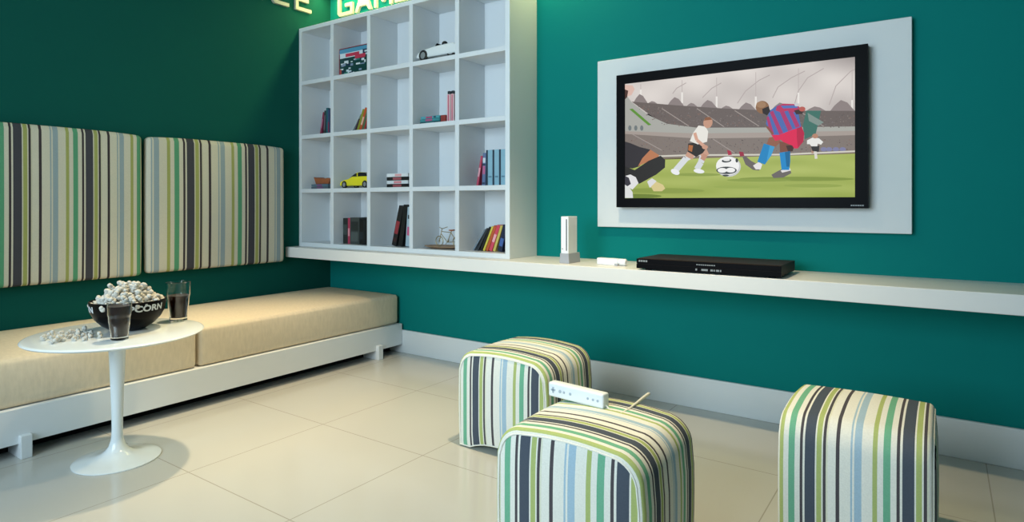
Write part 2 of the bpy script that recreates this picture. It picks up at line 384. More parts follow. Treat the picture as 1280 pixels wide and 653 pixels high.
# player in white shirt
line([(318, 425), (290, 440), (252, 484)], 22, '#d9dde0'); line([(352, 430), (345, 455), (330, 480)], 22, '#d5d9dc')
line([(318, 405), (300, 438)], 30, '#c79a83'); line([(350, 405), (362, 432)], 30, '#c79a83'); line([(362, 425), (350, 445)], 18, '#c08e77')
ell(250, 490, 17, 10, '#eceef0', rot=.4); ell(338, 487, 20, 8, '#eceef0', rot=.15)
poly([(298, 385), (350, 378), (366, 400), (352, 420), (328, 434), (296, 415)], '#2c2622'); poly([(300, 390), (316, 392), (312, 416), (298, 410)], '#b06a38')
poly([(336, 318), (362, 322), (372, 340), (368, 378), (334, 388), (304, 376), (316, 346)], '#e8e5dd')
line([(322, 345), (330, 372), (358, 395)], 12, '#d3a28b'); ell(360, 398, 11, 8, '#c99880')
ell(371, 307, 17, 21, '#c4957d', rot=.2); poly([(356, 300), (362, 288), (378, 286), (388, 296), (372, 298)], '#8a5a3c')
# distant player
line([(768, 408), (772, 440)], 10, '#d9d5cd'); line([(762, 400), (757, 420)], 9, '#b08a76')
poly([(752, 392), (784, 392), (782, 414), (758, 412)], '#2f2c2c'); poly([(738, 372), (758, 362), (782, 364), (798, 378), (790, 388), (778, 384), (776, 394), (754, 394), (748, 386), (738, 386)], '#e6e6e2'); ell(768, 356, 11, 9, '#b5846c')
# ball
ell(447, 470, 46, 38, '#c9cbca'); ell(444, 467, 43, 34, '#f1f1ef')
ell(440, 448, 18, 7, '#34383a', rot=-.1); ell(440, 445, 13, 5, '#e4e4e2')
ell(440, 484, 38, 14, '#3f4244'); ell(424, 484, 17, 9, '#f1f1ef'); ell(455, 483, 17, 9, '#f1f1ef')
ell(478, 447, 5, 8, '#3a3d3f'); ell(437, 503, 12, 3.5, '#3a3d3f')
poly([(442, 408), (455, 412), (460, 426), (446, 428)], '#a92a45'); poly([(486, 414), (502, 416), (506, 430), (490, 432)], '#99283f')
# main player
poly([(498, 432), (512, 432), (530, 448), (556, 462), (566, 474), (560, 484), (538, 482), (510, 462)], '#6a625f'); poly([(538, 466), (560, 452), (572, 462), (566, 480), (548, 480)], '#e6e2e2')
poly([(606, 500), (626, 488), (646, 478), (676, 480), (680, 494), (650, 510), (614, 512)], '#6b6461'); poly([(640, 484), (674, 474), (678, 484), (646, 492)], '#e3dfdf')
poly([(598, 362), (632, 356), (640, 378), (622, 396), (588, 386)], '#8f5d48'); poly([(636, 376), (694, 385), (684, 412), (664, 420), (638, 418)], '#7a4b3a'); poly([(660, 392), (694, 388), (684, 412), (668, 414)], '#432a25')
poly([(578, 384), (618, 396), (606, 428), (582, 462), (554, 452), (566, 418)], '#1d82bd'); poly([(600, 392), (618, 396), (606, 428), (588, 452)], '#3a9bd0')
poly([(636, 418), (676, 412), (676, 450), (672, 482), (644, 482), (640, 450)], '#1f86c4'); poly([(656, 416), (676, 412), (674, 470), (662, 470)], '#126595')
poly([(606, 352), (650, 340), (690, 320), (716, 318), (728, 345), (724, 376), (704, 402), (690, 402), (684, 392), (650, 378), (640, 370), (620, 374)], '#d92150'); poly([(700, 324), (718, 320), (728, 346), (722, 380), (704, 400), (700, 360)], '#b31a41')
poly([(590, 290), (600, 262), (630, 242), (672, 238), (704, 262), (716, 322), (680, 334), (636, 352), (608, 352), (596, 326), (586, 312)], '#4d69ac')
for a in ([(600, 268), (612, 262), (650, 345), (636, 352)], [(628, 246), (642, 240), (684, 330), (668, 338)], [(588, 288), (596, 282), (616, 350), (606, 352), (596, 326)], [(662, 250), (676, 246), (712, 320), (696, 326)]): poly(a, '#a8336a')
poly([(626, 246), (650, 236), (700, 238), (716, 256), (700, 270), (668, 262), (640, 268), (622, 262)], '#b5335f'); poly([(640, 244), (700, 242), (704, 252), (650, 254)], '#5271b5')
poly([(690, 262), (718, 254), (726, 264), (720, 274), (698, 276)], '#3c2a28'); ell(720, 256, 12, 9, '#b65a50')
poly([(690, 236), (704, 234), (706, 246), (694, 246)], '#c9c9cf')
line([(590, 322), (604, 340), (612, 350)], 8, '#8a5140')
ell(573, 250, 25, 24, '#8b6546', rot=.3); poly([(572, 256), (596, 246), (602, 264), (590, 280), (574, 272)], '#2b211f'); ell(568, 240, 18, 12, '#a07c5c')
me = bpy.data.meshes.new('screen'); scr.to_mesh(me); scr.free()
em = bpy.data.materials.new('lit_screen_picture'); em.use_nodes = True; n = em.node_tree.nodes; L = em.node_tree.links
ca = n.new('ShaderNodeVertexColor'); ca.layer_name = 'Col'; b = n['Principled BSDF']
L.new(ca.outputs[0], b.inputs['Emission Color']); b.inputs['Emission Strength'].default_value = .97; b.inputs['Base Color'].default_value = (.004, .004, .004, 1); b.inputs['Roughness'].default_value = .4; b.inputs['Specular IOR Level'].default_value = .1
me.materials.append(em); so = bpy.data.objects.new('screen', me); COL.objects.link(so); so.parent = tv
so['label'] = 'lit screen with a football match: players, ball, green pitch and stadium'

# ------------------------------------------------------------------ wall letters
LH, LT, ST = .170, .022, .026
def letter(ch, w=.165):
    """strokes of a wide square-cornered letter, in (u, v)"""
    s = ST; h = LH; c = .022
    bar = lambda a, b, c_, d: [(a, c_), (b, c_), (b, d), (a, d)]
    if ch == 'E': return [bar(0, s, 0, h), bar(s, w, 0, s), bar(s, w * .82, h / 2 - s / 2, h / 2 + s / 2), bar(s, w, h - s, h)]
    if ch == 'C': return [[(c, 0), (w, 0), (w, s), (c + s * .4, s), (s, s + c * .4), (s, h - s - c * .4), (c + s * .4, h - s), (w, h - s), (w, h), (c, h), (0, h - c), (0, c)]]
    if ch == 'G': return [[(c, 0), (w, 0), (w, h * .55), (w * .5, h * .55), (w * .5, h * .55 - s), (w - s, h * .55 - s), (w - s, s), (c + s * .4, s), (s, s + c * .4), (s, h - s - c * .4), (c + s * .4, h - s), (w, h - s), (w, h), (c, h), (0, h - c), (0, c)]]
    if ch == 'A': return [[(0, 0), (s * 1.1, 0), (w * .30, h * .24), (w * .70, h * .24), (w - s * 1.1, 0), (w, 0), (w / 2 + s * .6, h), (w / 2 - s * .6, h)]]
    if ch == 'N': return [[(0, 0), (s, 0), (s, h * .70), (w - s * 1.1, 0), (w, 0), (w, h), (w - s, h), (w - s, h * .30), (s * 1.1, h), (0, h)]]
    if ch == 'M': return [[(0, 0), (s, 0), (s, h * .68), (w / 2 - s * .3, h * .18), (w / 2 + s * .3, h * .18), (w - s, h * .68), (w - s, 0), (w, 0), (w, h), (w - s * 1.1, h), (w / 2, h * .48), (s * 1.1, h), (0, h)]]
    if ch == 'S': return [bar(0, w, 0, s), bar(w - s, w, s, h / 2 + s / 2), bar(0, w - s, h / 2 - s / 2, h / 2 + s / 2), bar(0, s, h / 2 + s / 2, h), bar(s, w, h - s, h)]
ZL = 2.588
for ch, x, w_, lab in (('G', .115, .175, 'cream raised letter G on the back wall above the shelf unit'), ('A', .318, .185, 'cream raised letter A on the back wall above the shelf unit'), ('M', .535, .190, 'cream raised letter M on the back wall above the shelf unit, half hidden'), ('E', .755, .16, 'cream raised letter E after the M on the back wall')):
    m = MB()
    for p in letter(ch, w_): m.prism([(x + u, ZL + v) for u, v in p], -.001 - LT, -.001)
    tag(m.build('wall_letter', M['letter']), lab, 'letter', 'letters of the wall sign')
for ch, y, w_, lab in (('E', -.345, .145, 'cream raised letter E on the left wall, the last before the corner'), ('C', -.548, .145, 'cream raised letter C on the left wall beside the E'), ('N', -.765, .150, 'cream raised letter N on the left wall, barely in view')):
    m = MB()
    for p in letter(ch, w_): m.prism([(y + u, ZL + v) for u, v in p], .001, .001 + LT, axis='x')
    tag(m.build('wall_letter', M['letter']), lab, 'letter', 'letters of the wall sign')

# ------------------------------------------------------------------ bench
bench = empty('bench_platform', (0, 0, 0), 'low white platform bench base running along the left wall under the beige cushions', 'bench')
BY = -3.3
m = MB(); m.box(.80, .83, BY, -.02, .062, .214, bev=.002); m.build('front_rail', M['lacquer'], bench)
m = MB(); m.box(.665, .700, BY, -.02, 0, .150); m.build('under_bench_shade', M['black'], bench)  # black board added to give the deep shade under the bench
m = MB(); m.box(.02, .80, BY, -.02, .150, .212); m.build('deck', M['lacquer_in'], bench)
for y in (-.255, -2.305, -3.2):
    m = MB(); m.box(.700, .858, y - .021, y + .021, 0, .10, bev=.003); m.build('leg', M['lacquer'], bench)
def soft_box(x0, x1, y0, y1, z0, z1, r=.03, puff=.012, nx=14, ny=24, nz=6):
    """upholstered block: rounded edges, gently swollen top and sides"""
    m_ = MB(); bm = m_.b; vs = {}
    hx, hy, hz = (x1 - x0) / 2, (y1 - y0) / 2, (z1 - z0) / 2; c = Vector(((x0 + x1) / 2, (y0 + y1) / 2, (z0 + z1) / 2))
    def pos(a, b_, c_):
        p = Vector((a * hx, b_ * hy, c_ * hz)); q = Vector((max(-hx + r, min(hx - r, p.x)), max(-hy + r, min(hy - r, p.y)), max(-hz + r, min(hz - r, p.z))))
        d = p - q
        if d.length > 0: p = q + d.normalized() * r
        k = (1 - a ** 4) * (1 - b_ ** 4)
        if c_ > 0: p.z += puff * k * c_
        p.x += puff * .5 * a * (1 - b_ ** 4) * (1 - c_ ** 2); p.y += puff * .3 * b_ * (1 - a ** 4) * (1 - c_ ** 2)
        return c + p
    def lat(n_, h_):
        # parameter values denser by the rounded edges
        e = [-(h_ - r * (1 - math.cos(t))) / h_ for t in (0, )]
        k = [0, .3, .65, 1.0]
        a = [-1 + r * t / h_ for t in k]; mid = [-1 + r / h_ + (2 - 2 * r / h_) * i / n_ for i in range(1, n_)]
        return a + mid + [-t for t in a[::-1]]
    U, V, W_ = lat(nx, hx), lat(ny, hy), lat(nz, hz)
    def vert(i, j, k):
        key = (i, j, k)
        if key not in vs: vs[key] = bm.verts.new(pos(U[i], V[j], W_[k]))
        return vs[key]
    I, J, K = len(U) - 1, len(V) - 1, len(W_) - 1
    for i in range(I):
        for j in range(J):
            for k in (0, K): bm.faces.new((vert(i, j, k), vert(i + 1, j, k), vert(i + 1, j + 1, k), vert(i, j + 1, k)))
    for i in range(I):
        for k in range(K):
            for j in (0, J): bm.faces.new((vert(i, j, k), vert(i + 1, j, k), vert(i + 1, j, k + 1), vert(i, j, k + 1)))
    for j in range(J):
        for k in range(K):
            for i in (0, I): bm.faces.new((vert(i, j, k), vert(i, j + 1, k), vert(i, j + 1, k + 1), vert(i, j, k + 1)))
    return m_
def put(m_, name, mats, label, cat, group=None, smooth=True):
    return tag(m_.build(name, mats, smooth=smooth), label, cat, group)
put(soft_box(.015, .798, -1.516, -.025, .213, .425, r=.022, puff=.016), 'bench_cushion', M['linen'], 'long beige linen bench cushion nearest the corner, lying on the white platform', 'cushion', 'bench cushions')
put(soft_box(.015, .798, -3.28, -1.531, .213, .425, r=.022, puff=.016), 'bench_cushion', M['linen'], 'beige linen bench cushion behind the round table, cut off by the left photo edge', 'cushion', 'bench cushions')

# striped backrest panels hung on the left wall
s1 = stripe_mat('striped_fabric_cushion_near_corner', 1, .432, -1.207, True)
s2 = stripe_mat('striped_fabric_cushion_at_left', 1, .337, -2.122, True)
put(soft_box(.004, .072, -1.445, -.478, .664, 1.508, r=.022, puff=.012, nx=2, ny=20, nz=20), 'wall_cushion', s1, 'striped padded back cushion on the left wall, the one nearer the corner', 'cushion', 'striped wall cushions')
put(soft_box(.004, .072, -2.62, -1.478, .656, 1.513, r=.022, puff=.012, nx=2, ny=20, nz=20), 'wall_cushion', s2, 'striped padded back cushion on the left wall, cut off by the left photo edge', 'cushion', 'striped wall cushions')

# ------------------------------------------------------------------ poufs
PW, PD, PH = .47, .405, .435
fx = stripe_mat('striped_fabric_end_panels', 0, .309, -PW / 2 + .090)
fy = stripe_mat('striped_fabric_band', 1, .255, -PD / 2 + .077)
def loop2(inset, corner=.085, foot=.055, arch=.030):
    """closed outline of the pouf seen from its end (x, z), drawn inwards by `inset`"""
    W2 = PW / 2 - inset; T = PH - inset; r = max(.02, corner - inset * .5); pts = []
    zs = [0 + inset * .6, .03, .08, .15, .22, .29, T - r]
    for z in zs: pts.append((-W2 - .006 * math.sin(PI * z / PH), z))
    for k in range(1, 9):
        a = PI - k * PI / 2 / 8; pts.append((-W2 + r + r * math.cos(a), T - r + r * math.sin(a)))
    nt = 8
    for k in range(1, nt): x = -W2 + r + (2 * W2 - 2 * r) * k / nt; pts.append((x, T + .010 * (1 - (x / (W2 - r)) ** 2)))
    for k in range(0, 9):
        a = PI / 2 - k * PI / 2 / 8; pts.append((W2 - r + r * math.cos(a), T - r + r * math.sin(a)))
    for z in zs[::-1][1:]: pts.append((W2 + .006 * math.sin(PI * z / PH), z))
    for k in range(0, 13):
        x = (W2 - foot) * (1 - 2 * k / 12); pts.append((x, inset * .6 + arch * (1 - (abs(x) / (W2 - foot)) ** 2.5)))
    return pts
def pouf_mesh():
    E_ = .017
    rows = []
    for k in range(6): a = PI / 2 * k / 5; rows.append((-PD / 2 + E_ * (1 - math.sin(a)), E_ * (1 - math.cos(a)) if False else E_ * (1 - math.sin(PI / 2 - (PI / 2 - a))) ))
    # quarter-round from the end face (inset E_, y = -PD/2) to the side (inset 0, y = -PD/2 + E_)
    rows = [(-PD / 2 + E_ * (1 - math.cos(a)), E_ * (1 - math.sin(a))) for a in [PI / 2 * k / 5 for k in range(6)]]
    rows += [(-PD / 2 + E_ + (PD - 2 * E_) * k / 10, -.004 * math.sin(PI * k / 10)) for k in range(1, 10)]
    rows += [(-y, e) for y, e in rows[5::-1]]
    return rows
def make_pouf(label):
    root = empty('pouf', (0, 0, 0), label, 'pouf', 'striped fabric poufs')
    rows = pouf_mesh(); m_ = MB(); bm = m_.b
    def archy(y, z): return z + (.018 * (1 - min(1, abs(y) / (PD / 2 - .05)) ** 2.5) * max(0, 1 - z / .10) if z < .10 else 0)
    rings = [[bm.verts.new((x, y, archy(y, z))) for x, z in loop2(e)] for y, e in rows]
    nn = len(rings[0])
    for A, B in zip(rings, rings[1:]):
        for k in range(nn): bm.faces.new((A[k], A[(k + 1) % nn], B[(k + 1) % nn], B[k]))
    m_.build('cover_band', fy, root, smooth=True)
    for sgn in (-1, 1):
        m_ = MB(); bm = m_.b; base = loop2(.017); cx, cz = 0, .24
        prev = None
        for t in (1, .97, .9, .75, .55, .3, 0):
            yb = sgn * (PD / 2 + .012 * (1 - t ** 3))
            if t == 1: yb = sgn * (PD / 2 - .0015)
            if t == 0:
                c_ = bm.verts.new((cx, yb, cz))
                for k in range(nn): bm.faces.new((prev[k], prev[(k + 1) % nn], c_))
            else:
                ring = [bm.verts.new((cx + (x - cx) * t, yb, cz + (z - cz) * t)) for x, z in base]
                if prev:
                    for k in range(nn): bm.faces.new((prev[k], prev[(k + 1) % nn], ring[(k + 1) % nn], ring[k]))
                prev = ring
        p = m_.build('end_panel', fx, root, smooth=True)
        m_ = MB(); pts = [(x, sgn * (PD / 2 + .000), z) for x, z in loop2(.0155)]; m_.tube(pts + [pts[0]], .0030, n=6, cap=False, up=(0, 1, 0))
        m_.build('seam_piping', fy, root, smooth=True)
    return root
p1 = make_pouf('striped fabric pouf in front centre with a white game controller on its top')
p2 = copy_tree(p1); p3 = copy_tree(p1)
p1.location = (3.222, -1.592, 0)
p2.location = (2.522, -.930, 0); p2['label'] = 'striped fabric pouf standing farthest back, partly behind another pouf'
p3.location = (3.872, -.985, 0); p3.rotation_euler = (0, 0, -PI / 2); p3['label'] = 'striped fabric pouf at the right with its stripes running over the top towards the camera'
m = MB(); m.tube([(.150, .2065, .396), (.172, .2065, .386), (.190, .2062, .368), (.200, .2058, .345)], .0022, n=6)
m.build('zip', M['black'], p3)['label'] = 'short dark zip slit'

# ------------------------------------------------------------------ round table
TC = (1.184, -2.086); TT = .545
tb = empty('round_table', (TC[0], TC[1], 0), 'small round white pedestal table in front of the bench, holding popcorn and drinks', 'table')
m = MB(); R_ = .335
m.lathe([(0, TT), (R_ - .012, TT), (R_ - .004, TT - .002), (R_, TT - .006), (R_ - .004, TT - .011), (R_ - .03, TT - .018), (.06, TT - .022), (0, TT - .022)], n=96)
m.build('table_top', M['tulip'], tb, smooth=True)
m = MB(); m.lathe([(0, TT - .021), (.052, TT - .022), (.038, TT - .035), (.0325, TT - .07), (.029, .40), (.0245, .28), (.0215, .18), (.021, .13), (.023, .09), (.032, .060), (.047, .040), (.052, .036)], n=48)
m.build('stem', M['tulip'], tb, smooth=True)
m = MB(); m.lathe([(.046, .042), (.060, .030), (.085, .020), (.12, .013), (.155, .008), (.165, .005), (.165, .001), (0, .001)], n=72)
m.build('foot', M['tulip'], tb, smooth=True)

# bowl of popcorn
BC = (1.145, -2.025)
bowl = empty('popcorn_bowl', (BC[0], BC[1], TT), 'black round bowl with white POPCORN lettering, filled with popcorn on the table', 'bowl')
bp_ = [(0, .001), (.062, .001), (.070, .004), (.100, .024), (.126, .052), (.142, .084), (.146, .112), (.148, .128), (.145, .131), (.141, .126), (.138, .086), (.122, .056), (.096, .030), (.06, .012), (0, .010)]
m = MB(); m.lathe(bp_, n=72); m.build('bowl_body', M['bowl'], bowl, smooth=True)
def bowl_r(z):
    pr = bp_[3:8]
    for (r0, z0), (r1, z1) in zip(pr, pr[1:]):
        if z0 <= z <= z1: return r0 + (r1 - r0) * (z - z0) / (z1 - z0)
    return .147
def text_mesh(txt, size):
    cu = bpy.data.curves.new('txt', 'FONT'); cu.body = txt; cu.size = size; cu.align_x = 'CENTER'; cu.resolution_u = 3; cu.offset = size * .035
    to = bpy.data.objects.new('txt', cu); COL.objects.link(to)
    dg = bpy.context.evaluated_depsgraph_get(); me_ = bpy.data.meshes.new_from_object(to.evaluated_get(dg))
    bpy.data.objects.remove(to, do_unlink=True); return me_
base_me = text_mesh('POPCORN', .036)
face0 = math.atan2(cam.location.y - BC[1], cam.location.x - BC[0])
for a0 in (face0 + .32, face0 + .32 + 2 * PI / 3, face0 + .32 - 2 * PI / 3):
    me_ = base_me.copy(); bm = bmesh.new(); bm.from_mesh(me_)
    bmesh.ops.triangulate(bm, faces=bm.faces[:]); bmesh.ops.subdivide_edges(bm, edges=[e for e in bm.edges if e.calc_length() > .006], cuts=3)
    for v in bm.verts:
        z = .091 + v.co.y; r = bowl_r(z) + .0012; a = a0 + v.co.x * 1.25 / .147; v.co = Vector((r * math.cos(a), r * math.sin(a), z))
    bm.to_mesh(me_); bm.free(); me_.materials.clear(); me_.materials.append(M['bowl_print'])
    o = bpy.data.objects.new('lettering', me_); COL.objects.link(o); o.parent = bowl; o['label'] = 'white POPCORN lettering'

# popcorn flakes: every one its own object, four shapes
def flake(seed, r=.0125):
    rnd = random.Random(seed); m_ = MB()
    for k in range(5):
        c_ = Vector((rnd.gauss(0, .5), rnd.gauss(0, .5), rnd.gauss(0, .4))) * r * .9
        q = bmesh.ops.create_icosphere(m_.b, subdivisions=2, radius=r * rnd.uniform(.55, .8), matrix=Matrix.Translation(c_))
        for v in q['verts']: v.co += Vector((rnd.gauss(0, 1), rnd.gauss(0, 1), rnd.gauss(0, 1))) * r * .05
    return m_
protos = []
rnd = random.Random(11)
def place_flake(p, label, group, i, sc=1):
    if len(protos) < 4:
        o = flake(40 + len(protos)).build('popcorn', M['popcorn'], smooth=True); protos.append(o)
    else:
        o = protos[i % 4].copy(); COL.objects.link(o)
    o.location = p; o.rotation_euler = (rnd.uniform(0, 6), rnd.uniform(0, 6), rnd.uniform(0, 6)); o.scale = (sc,) * 3
    tag(o, label, 'popcorn', group)
i = 0
GP = 'popcorn heaped in the black bowl'; LP_ = 'piece of white popcorn in the heap in the black bowl'
for ring_r, z, n_ in ((.128, .118, 26), (.100, .126, 22), (.108, .142, 22), (.078, .152, 18), (.050, .146, 12), (.082, .168, 13), (.052, .178, 10), (.020, .172, 5), (.026, .198, 5), (.066, .190, 6)):
    for k in range(n_):
        a = 2 * PI * (k + rnd.uniform(-.25, .25)) / n_; r = ring_r + rnd.uniform(-.006, .006)
        place_flake((BC[0] + r * math.cos(a), BC[1] + r * math.sin(a), TT + z - .004 + rnd.uniform(-.006, .006)), LP_, GP, i, rnd.uniform(.95, 1.25)); i += 1
GT = 'popcorn spilled on the round table'; LT_ = 'piece of popcorn spilled loose on the white table left of the bowl'
cnt = 0
spots = [(1.085, -2.30), (1.12, -2.27), (1.15, -2.245), (1.17, -2.28), (1.20, -2.24), (1.10, -2.24), (1.06, -2.25), (1.13, -2.21), (1.18, -2.21), (1.21, -2.20), (1.16, -2.31), (1.20, -2.30), (1.23, -2.265), (1.09, -2.20), (1.05, -2.21), (1.25, -2.18), (1.12, -2.33), (1.03, -2.27), (1.22, -2.33), (1.145, -2.18), (1.26, -2.235), (1.065, -2.165)]
for x, y in spots:
    place_flake((x, y, TT + .010), LT_, GT, i, rnd.uniform(.7, .95)); i += 1

# drink glasses
def make_glass(loc, label, full):
    g = empty('drink_glass', loc, label, 'glass', 'glasses of cola on the round table')
    outer = [(0, .0005), (.030, .0005), (.0325, .003), (.0320, .012), (.0335, .030), (.0375, .060), (.0400, .085), (.0405, .095), (.0425, .100), (.0430, .110), (.0440, .140), (.0450, .152)]
    inner = [(.0435, .153), (.0422, .140), (.0410, .110), (.0400, .100), (.0380, .094), (.0375, .085), (.0350, .060), (.0310, .030), (.0290, .014), (0, .012)]
    m_ = MB(); m_.lathe(outer + inner, n=40); m_.build('tumbler', M['glass'], g, smooth=True)
    m_ = MB(); m_.lathe([(0, .0125), (.0285, .0145), (.0305, .030), (.0345, .060), (.0370, .085), (.0374, .093)] + ([(.0395, .101), (.0405, .112), (.0415, .137), (0, .137)] if full else [(.0380, .100), (0, .100)]), n=40); m_.build('cola', M['cola'], g, smooth=True)
    return g
g1 = make_glass((1.345, -2.145, TT), 'tumbler of dark cola in front of the popcorn bowl', True)
g2 = make_glass((1.132, -1.800, TT), 'tumbler of cola', False); g2.scale = (1.18, 1.18, 1.2); g2['label'] = 'tumbler of cola to the right of the popcorn bowl near the table edge'

# ------------------------------------------------------------------ controllers
c1 = empty('game_controller', (3.107, -1.503, .4455), 'white game controller lying on its side on the front centre pouf', 'game controller', 'white game controllers', rz=-.12)
m = MB(); m.box(-.110, .110, -.018, .018, 0, .048, bev=.006, seg=3); m.build('body', M['console'], c1, smooth=True)
m = MB()
m.box(-.098, -.080, -.0192, -.017, .021, .027); m.box(-.092, -.086, -.0192, -.017, .014, .034); m.build('direction_pad', M['button'], c1)
for x, r in ((-.060, .0055), (-.044, .004), (-.018, .0045), (.052, .004), (.072, .004), (.090, .004)):
    m = MB(); m.lathe([(0, -.0195), (r, -.0195), (r, -.017), (0, -.017)], n=14, c=(x, 0, .024), axis='y'); m.build('button', M['button'], c1, smooth=True)
m = MB(); m.tube([(.108, 0, .012), (.125, -.004, .002), (.150, -.012, -.003), (.168, -.004, -.001), (.166, .05, .000), (.158, .11, .003), (.154, .16, .008), (.150, .20, .010)], [.003, .003, .003, .0034, .0038, .0042, .005, .005], n=8)
m.build('wrist_strap', M['strap'], c1, smooth=True)['label'] = 'pale cord loop lying over the pouf'

con = empty('game_console', (2.384, -.255, CT), 'upright white game console with a dark disc slot in a grey stand on the counter', 'game console')
m = MB(); m.box(-.031, .031, -.085, .045, 0, .055, bev=.003); m.b.verts.ensure_lookup_table()
for v in m.b.verts:
    if v.co.z > .03: v.co.x *= .86
m.build('stand', M['console_grey'], con)
m = MB(); m.box(-.0235, .0235, -.080, .020, .050, .258, bev=.003); m.build('body', M['console'], con)
m = MB(); m.box(.009, .015, -.0815, -.078, .070, .243); m.build('disc_slot', M['dark_slot'], con)
m = MB(); m.box(-.016, -.010, -.0812, -.079, .075, .083); m.build('power_button', M['console_grey'], con)

c2 = empty('game_controller', (2.640, -.270, CT), 'white game controller lying on the counter between the console and the disc player', 'game controller', 'white game controllers', rz=-.10)
m = MB(); m.box(-.085, .045, -.022, .022, 0, .036, bev=.006, seg=3); m.build('body', M['console'], c2, smooth=True)
m = MB(); m.tube([(.045, 0, .019), (.080, 0, .019), (.086, 0, .019)], [.018, .018, .014], n=16); m.build('end_cap', M['console'], c2, smooth=True)
m = MB(); m.box(.030, .050, -.030, -.018, 0, .012, bev=.002); m.build('trigger', M['console_grey'], c2)

pl = empty('disc_player', (3.180, -.254, CT), 'wide flat black disc player lying on the counter below the television', 'disc player')
m = MB()
m.prism([(-.160, .010), (-.160, .052), (-.150, .058), (.150, .058), (.150, .010)], -.335, .335, axis='x'); m.build('casing', M['player_top'], pl, bevel=.0015)
m = MB(); m.box(-.337, .337, -.166, -.158, .008, .030, bev=.001); m.box(-.337, .337, -.164, -.158, .032, .056, bev=.001); m.build('front_panel', M['black_gloss'], pl)
m = MB()
for x, wd in ((-.040, .008), (-.012, .030), (.030, .012), (.045, .006), (.056, .014), (.074, .006)): m.box(x, x + wd, -.1668, -.1655, .015, .024)
m.build('display_print', M['silver'], pl)
m = MB()
for k in range(9): m.box(-.036 + k * .010, -.029 + k * .010, -.1655, -.1635, .040, .045)
m.build('name_print', M['silver'], pl)
m = MB()
for k in range(4): m.box(-.325 + k * .012, -.316 + k * .012, -.1655, -.1635, .041, .050)
m.build('maker_mark', M['silver'], pl)
for x in (-.29, .29):
    for y in (-.12, .12):
        m = MB(); m.lathe([(0, 0), (.016, 0), (.016, .011), (0, .011)], n=16, c=(x, y, 0)); m.build('foot', M['black'], pl)

# ------------------------------------------------------------------ things in the shelf compartments
def case(x, z, t, h, d, col, label, lean=0, y=-.24, name='book', cat='book', group=None, mark=None, pages=None):
    """upright slim volume; x is its lower left corner, spine faces the room; lean>0 tips its top to the right"""
    root = MB(); root.box(0, t, 0, d, 0, h, bev=.0012, seg=1); o = root.build(name, cm(col))
    dz = t * math.sin(lean) if lean > 0 else 0
    if lean < 0: dz = 0
    o.location = (x, y, z + max(0, dz) + .0005); o.rotation_euler = (0, lean, 0); tag(o, label, cat, group)
    if mark:
        for c_, a, b_ in mark:
            q = MB(); q.box(t * .12, t * .88, -.0012, .0002, h * a, h * b_); q.build('spine_label', cm(c_), o)
    return o
def pack(right, z, items, y, group, name='book', cat='book'):
    """leaning row, built from the right: each volume rests its top on its neighbour's left face"""
    px, pz, b, ntop = right, 0.0, 0.0, 9.0
    for t, h, a, col, lab, mark in items:
        zc = min(h * math.cos(a), ntop)
        x_lr = px + (zc - pz) * math.tan(b) - zc * math.tan(a) - .0006
        x_ll = x_lr - t * math.cos(a)
        case(x_ll, z, t, h, .13, col, lab, lean=a, y=y, name=name, cat=cat, group=group, mark=mark)
        px, pz, b, ntop = x_ll, t * math.sin(a), a, t * math.sin(a) + h * math.cos(a)
def flat(x0, x1, z, h, d, col, label, y=-.24, name='book', cat='book', group=None, mark=None):
    r = MB(); r.box(x0, x1, 0, d, 0, h, bev=.001, seg=1); o = r.build(name, cm(col)); o.location = (0, y, z + .0005); tag(o, label, cat, group)
    if mark:
        for c_, a, b_ in mark:
            q = MB(); q.box(x0 + (x1 - x0) * a, x0 + (x1 - x0) * b_, -.0012, .0002, h * .15, h * .85); q.build('spine_label', cm(c_), o)
    return o
# board game box, top row
bg = empty('board_game_box', (.583, -.16, R1 + .0005), 'colourful red edged board game box standing in the top row of the shelf unit', 'board game')
m = MB(); m.box(-.19, .19, -.09, -.02, 0, .205, bev=.002); m.build('box', cm('#8d2a3f'), bg)
m = MB()
cols = ['#8f2f4a', '#4f8fae', '#c9d6dc', '#b8354f', '#143f3c', '#2f7f74', '#7f8fa8', '#1c2c4a', '#d7dde0', '#a8443f']
mats_ = [cm(c_) for c_ in cols]
def q2(a, b_, c_, d, k, yy): m.mi = k; m.prism([(a, c_), (b_, c_), (b_, d), (a, d)], yy, -.0895)
q2(-.182, .184, .006, .199, 4, -.0903); q2(-.182, .184, .165, .196, 1, -.0906); q2(-.178, .184, .130, .166, 2, -.0908)
q2(-.11, .05, .136, .160, 3, -.0912); q2(.00, .12, .112, .140, 3, -.0914); q2(.09, .184, .140, .170, 7, -.0916); q2(.11, .16, .148, .160, 2, -.0919)
rr = random.Random(3)
for k in range(34):
    a = rr.uniform(-.18, .15); z_ = rr.uniform(.01, .105); wd = rr.uniform(.012, .05); hh = rr.uniform(.006, .018); q2(a, min(.184, a + wd), z_, z_ + hh, rr.choice([2, 5, 6, 7, 8, 4]), -.0905 - k * 4e-5)
q2(-.178, -.158, .012, .05, 9, -.0925)
m.build('front_picture', mats_, bg)

bg.scale = (.925, 1, 1)
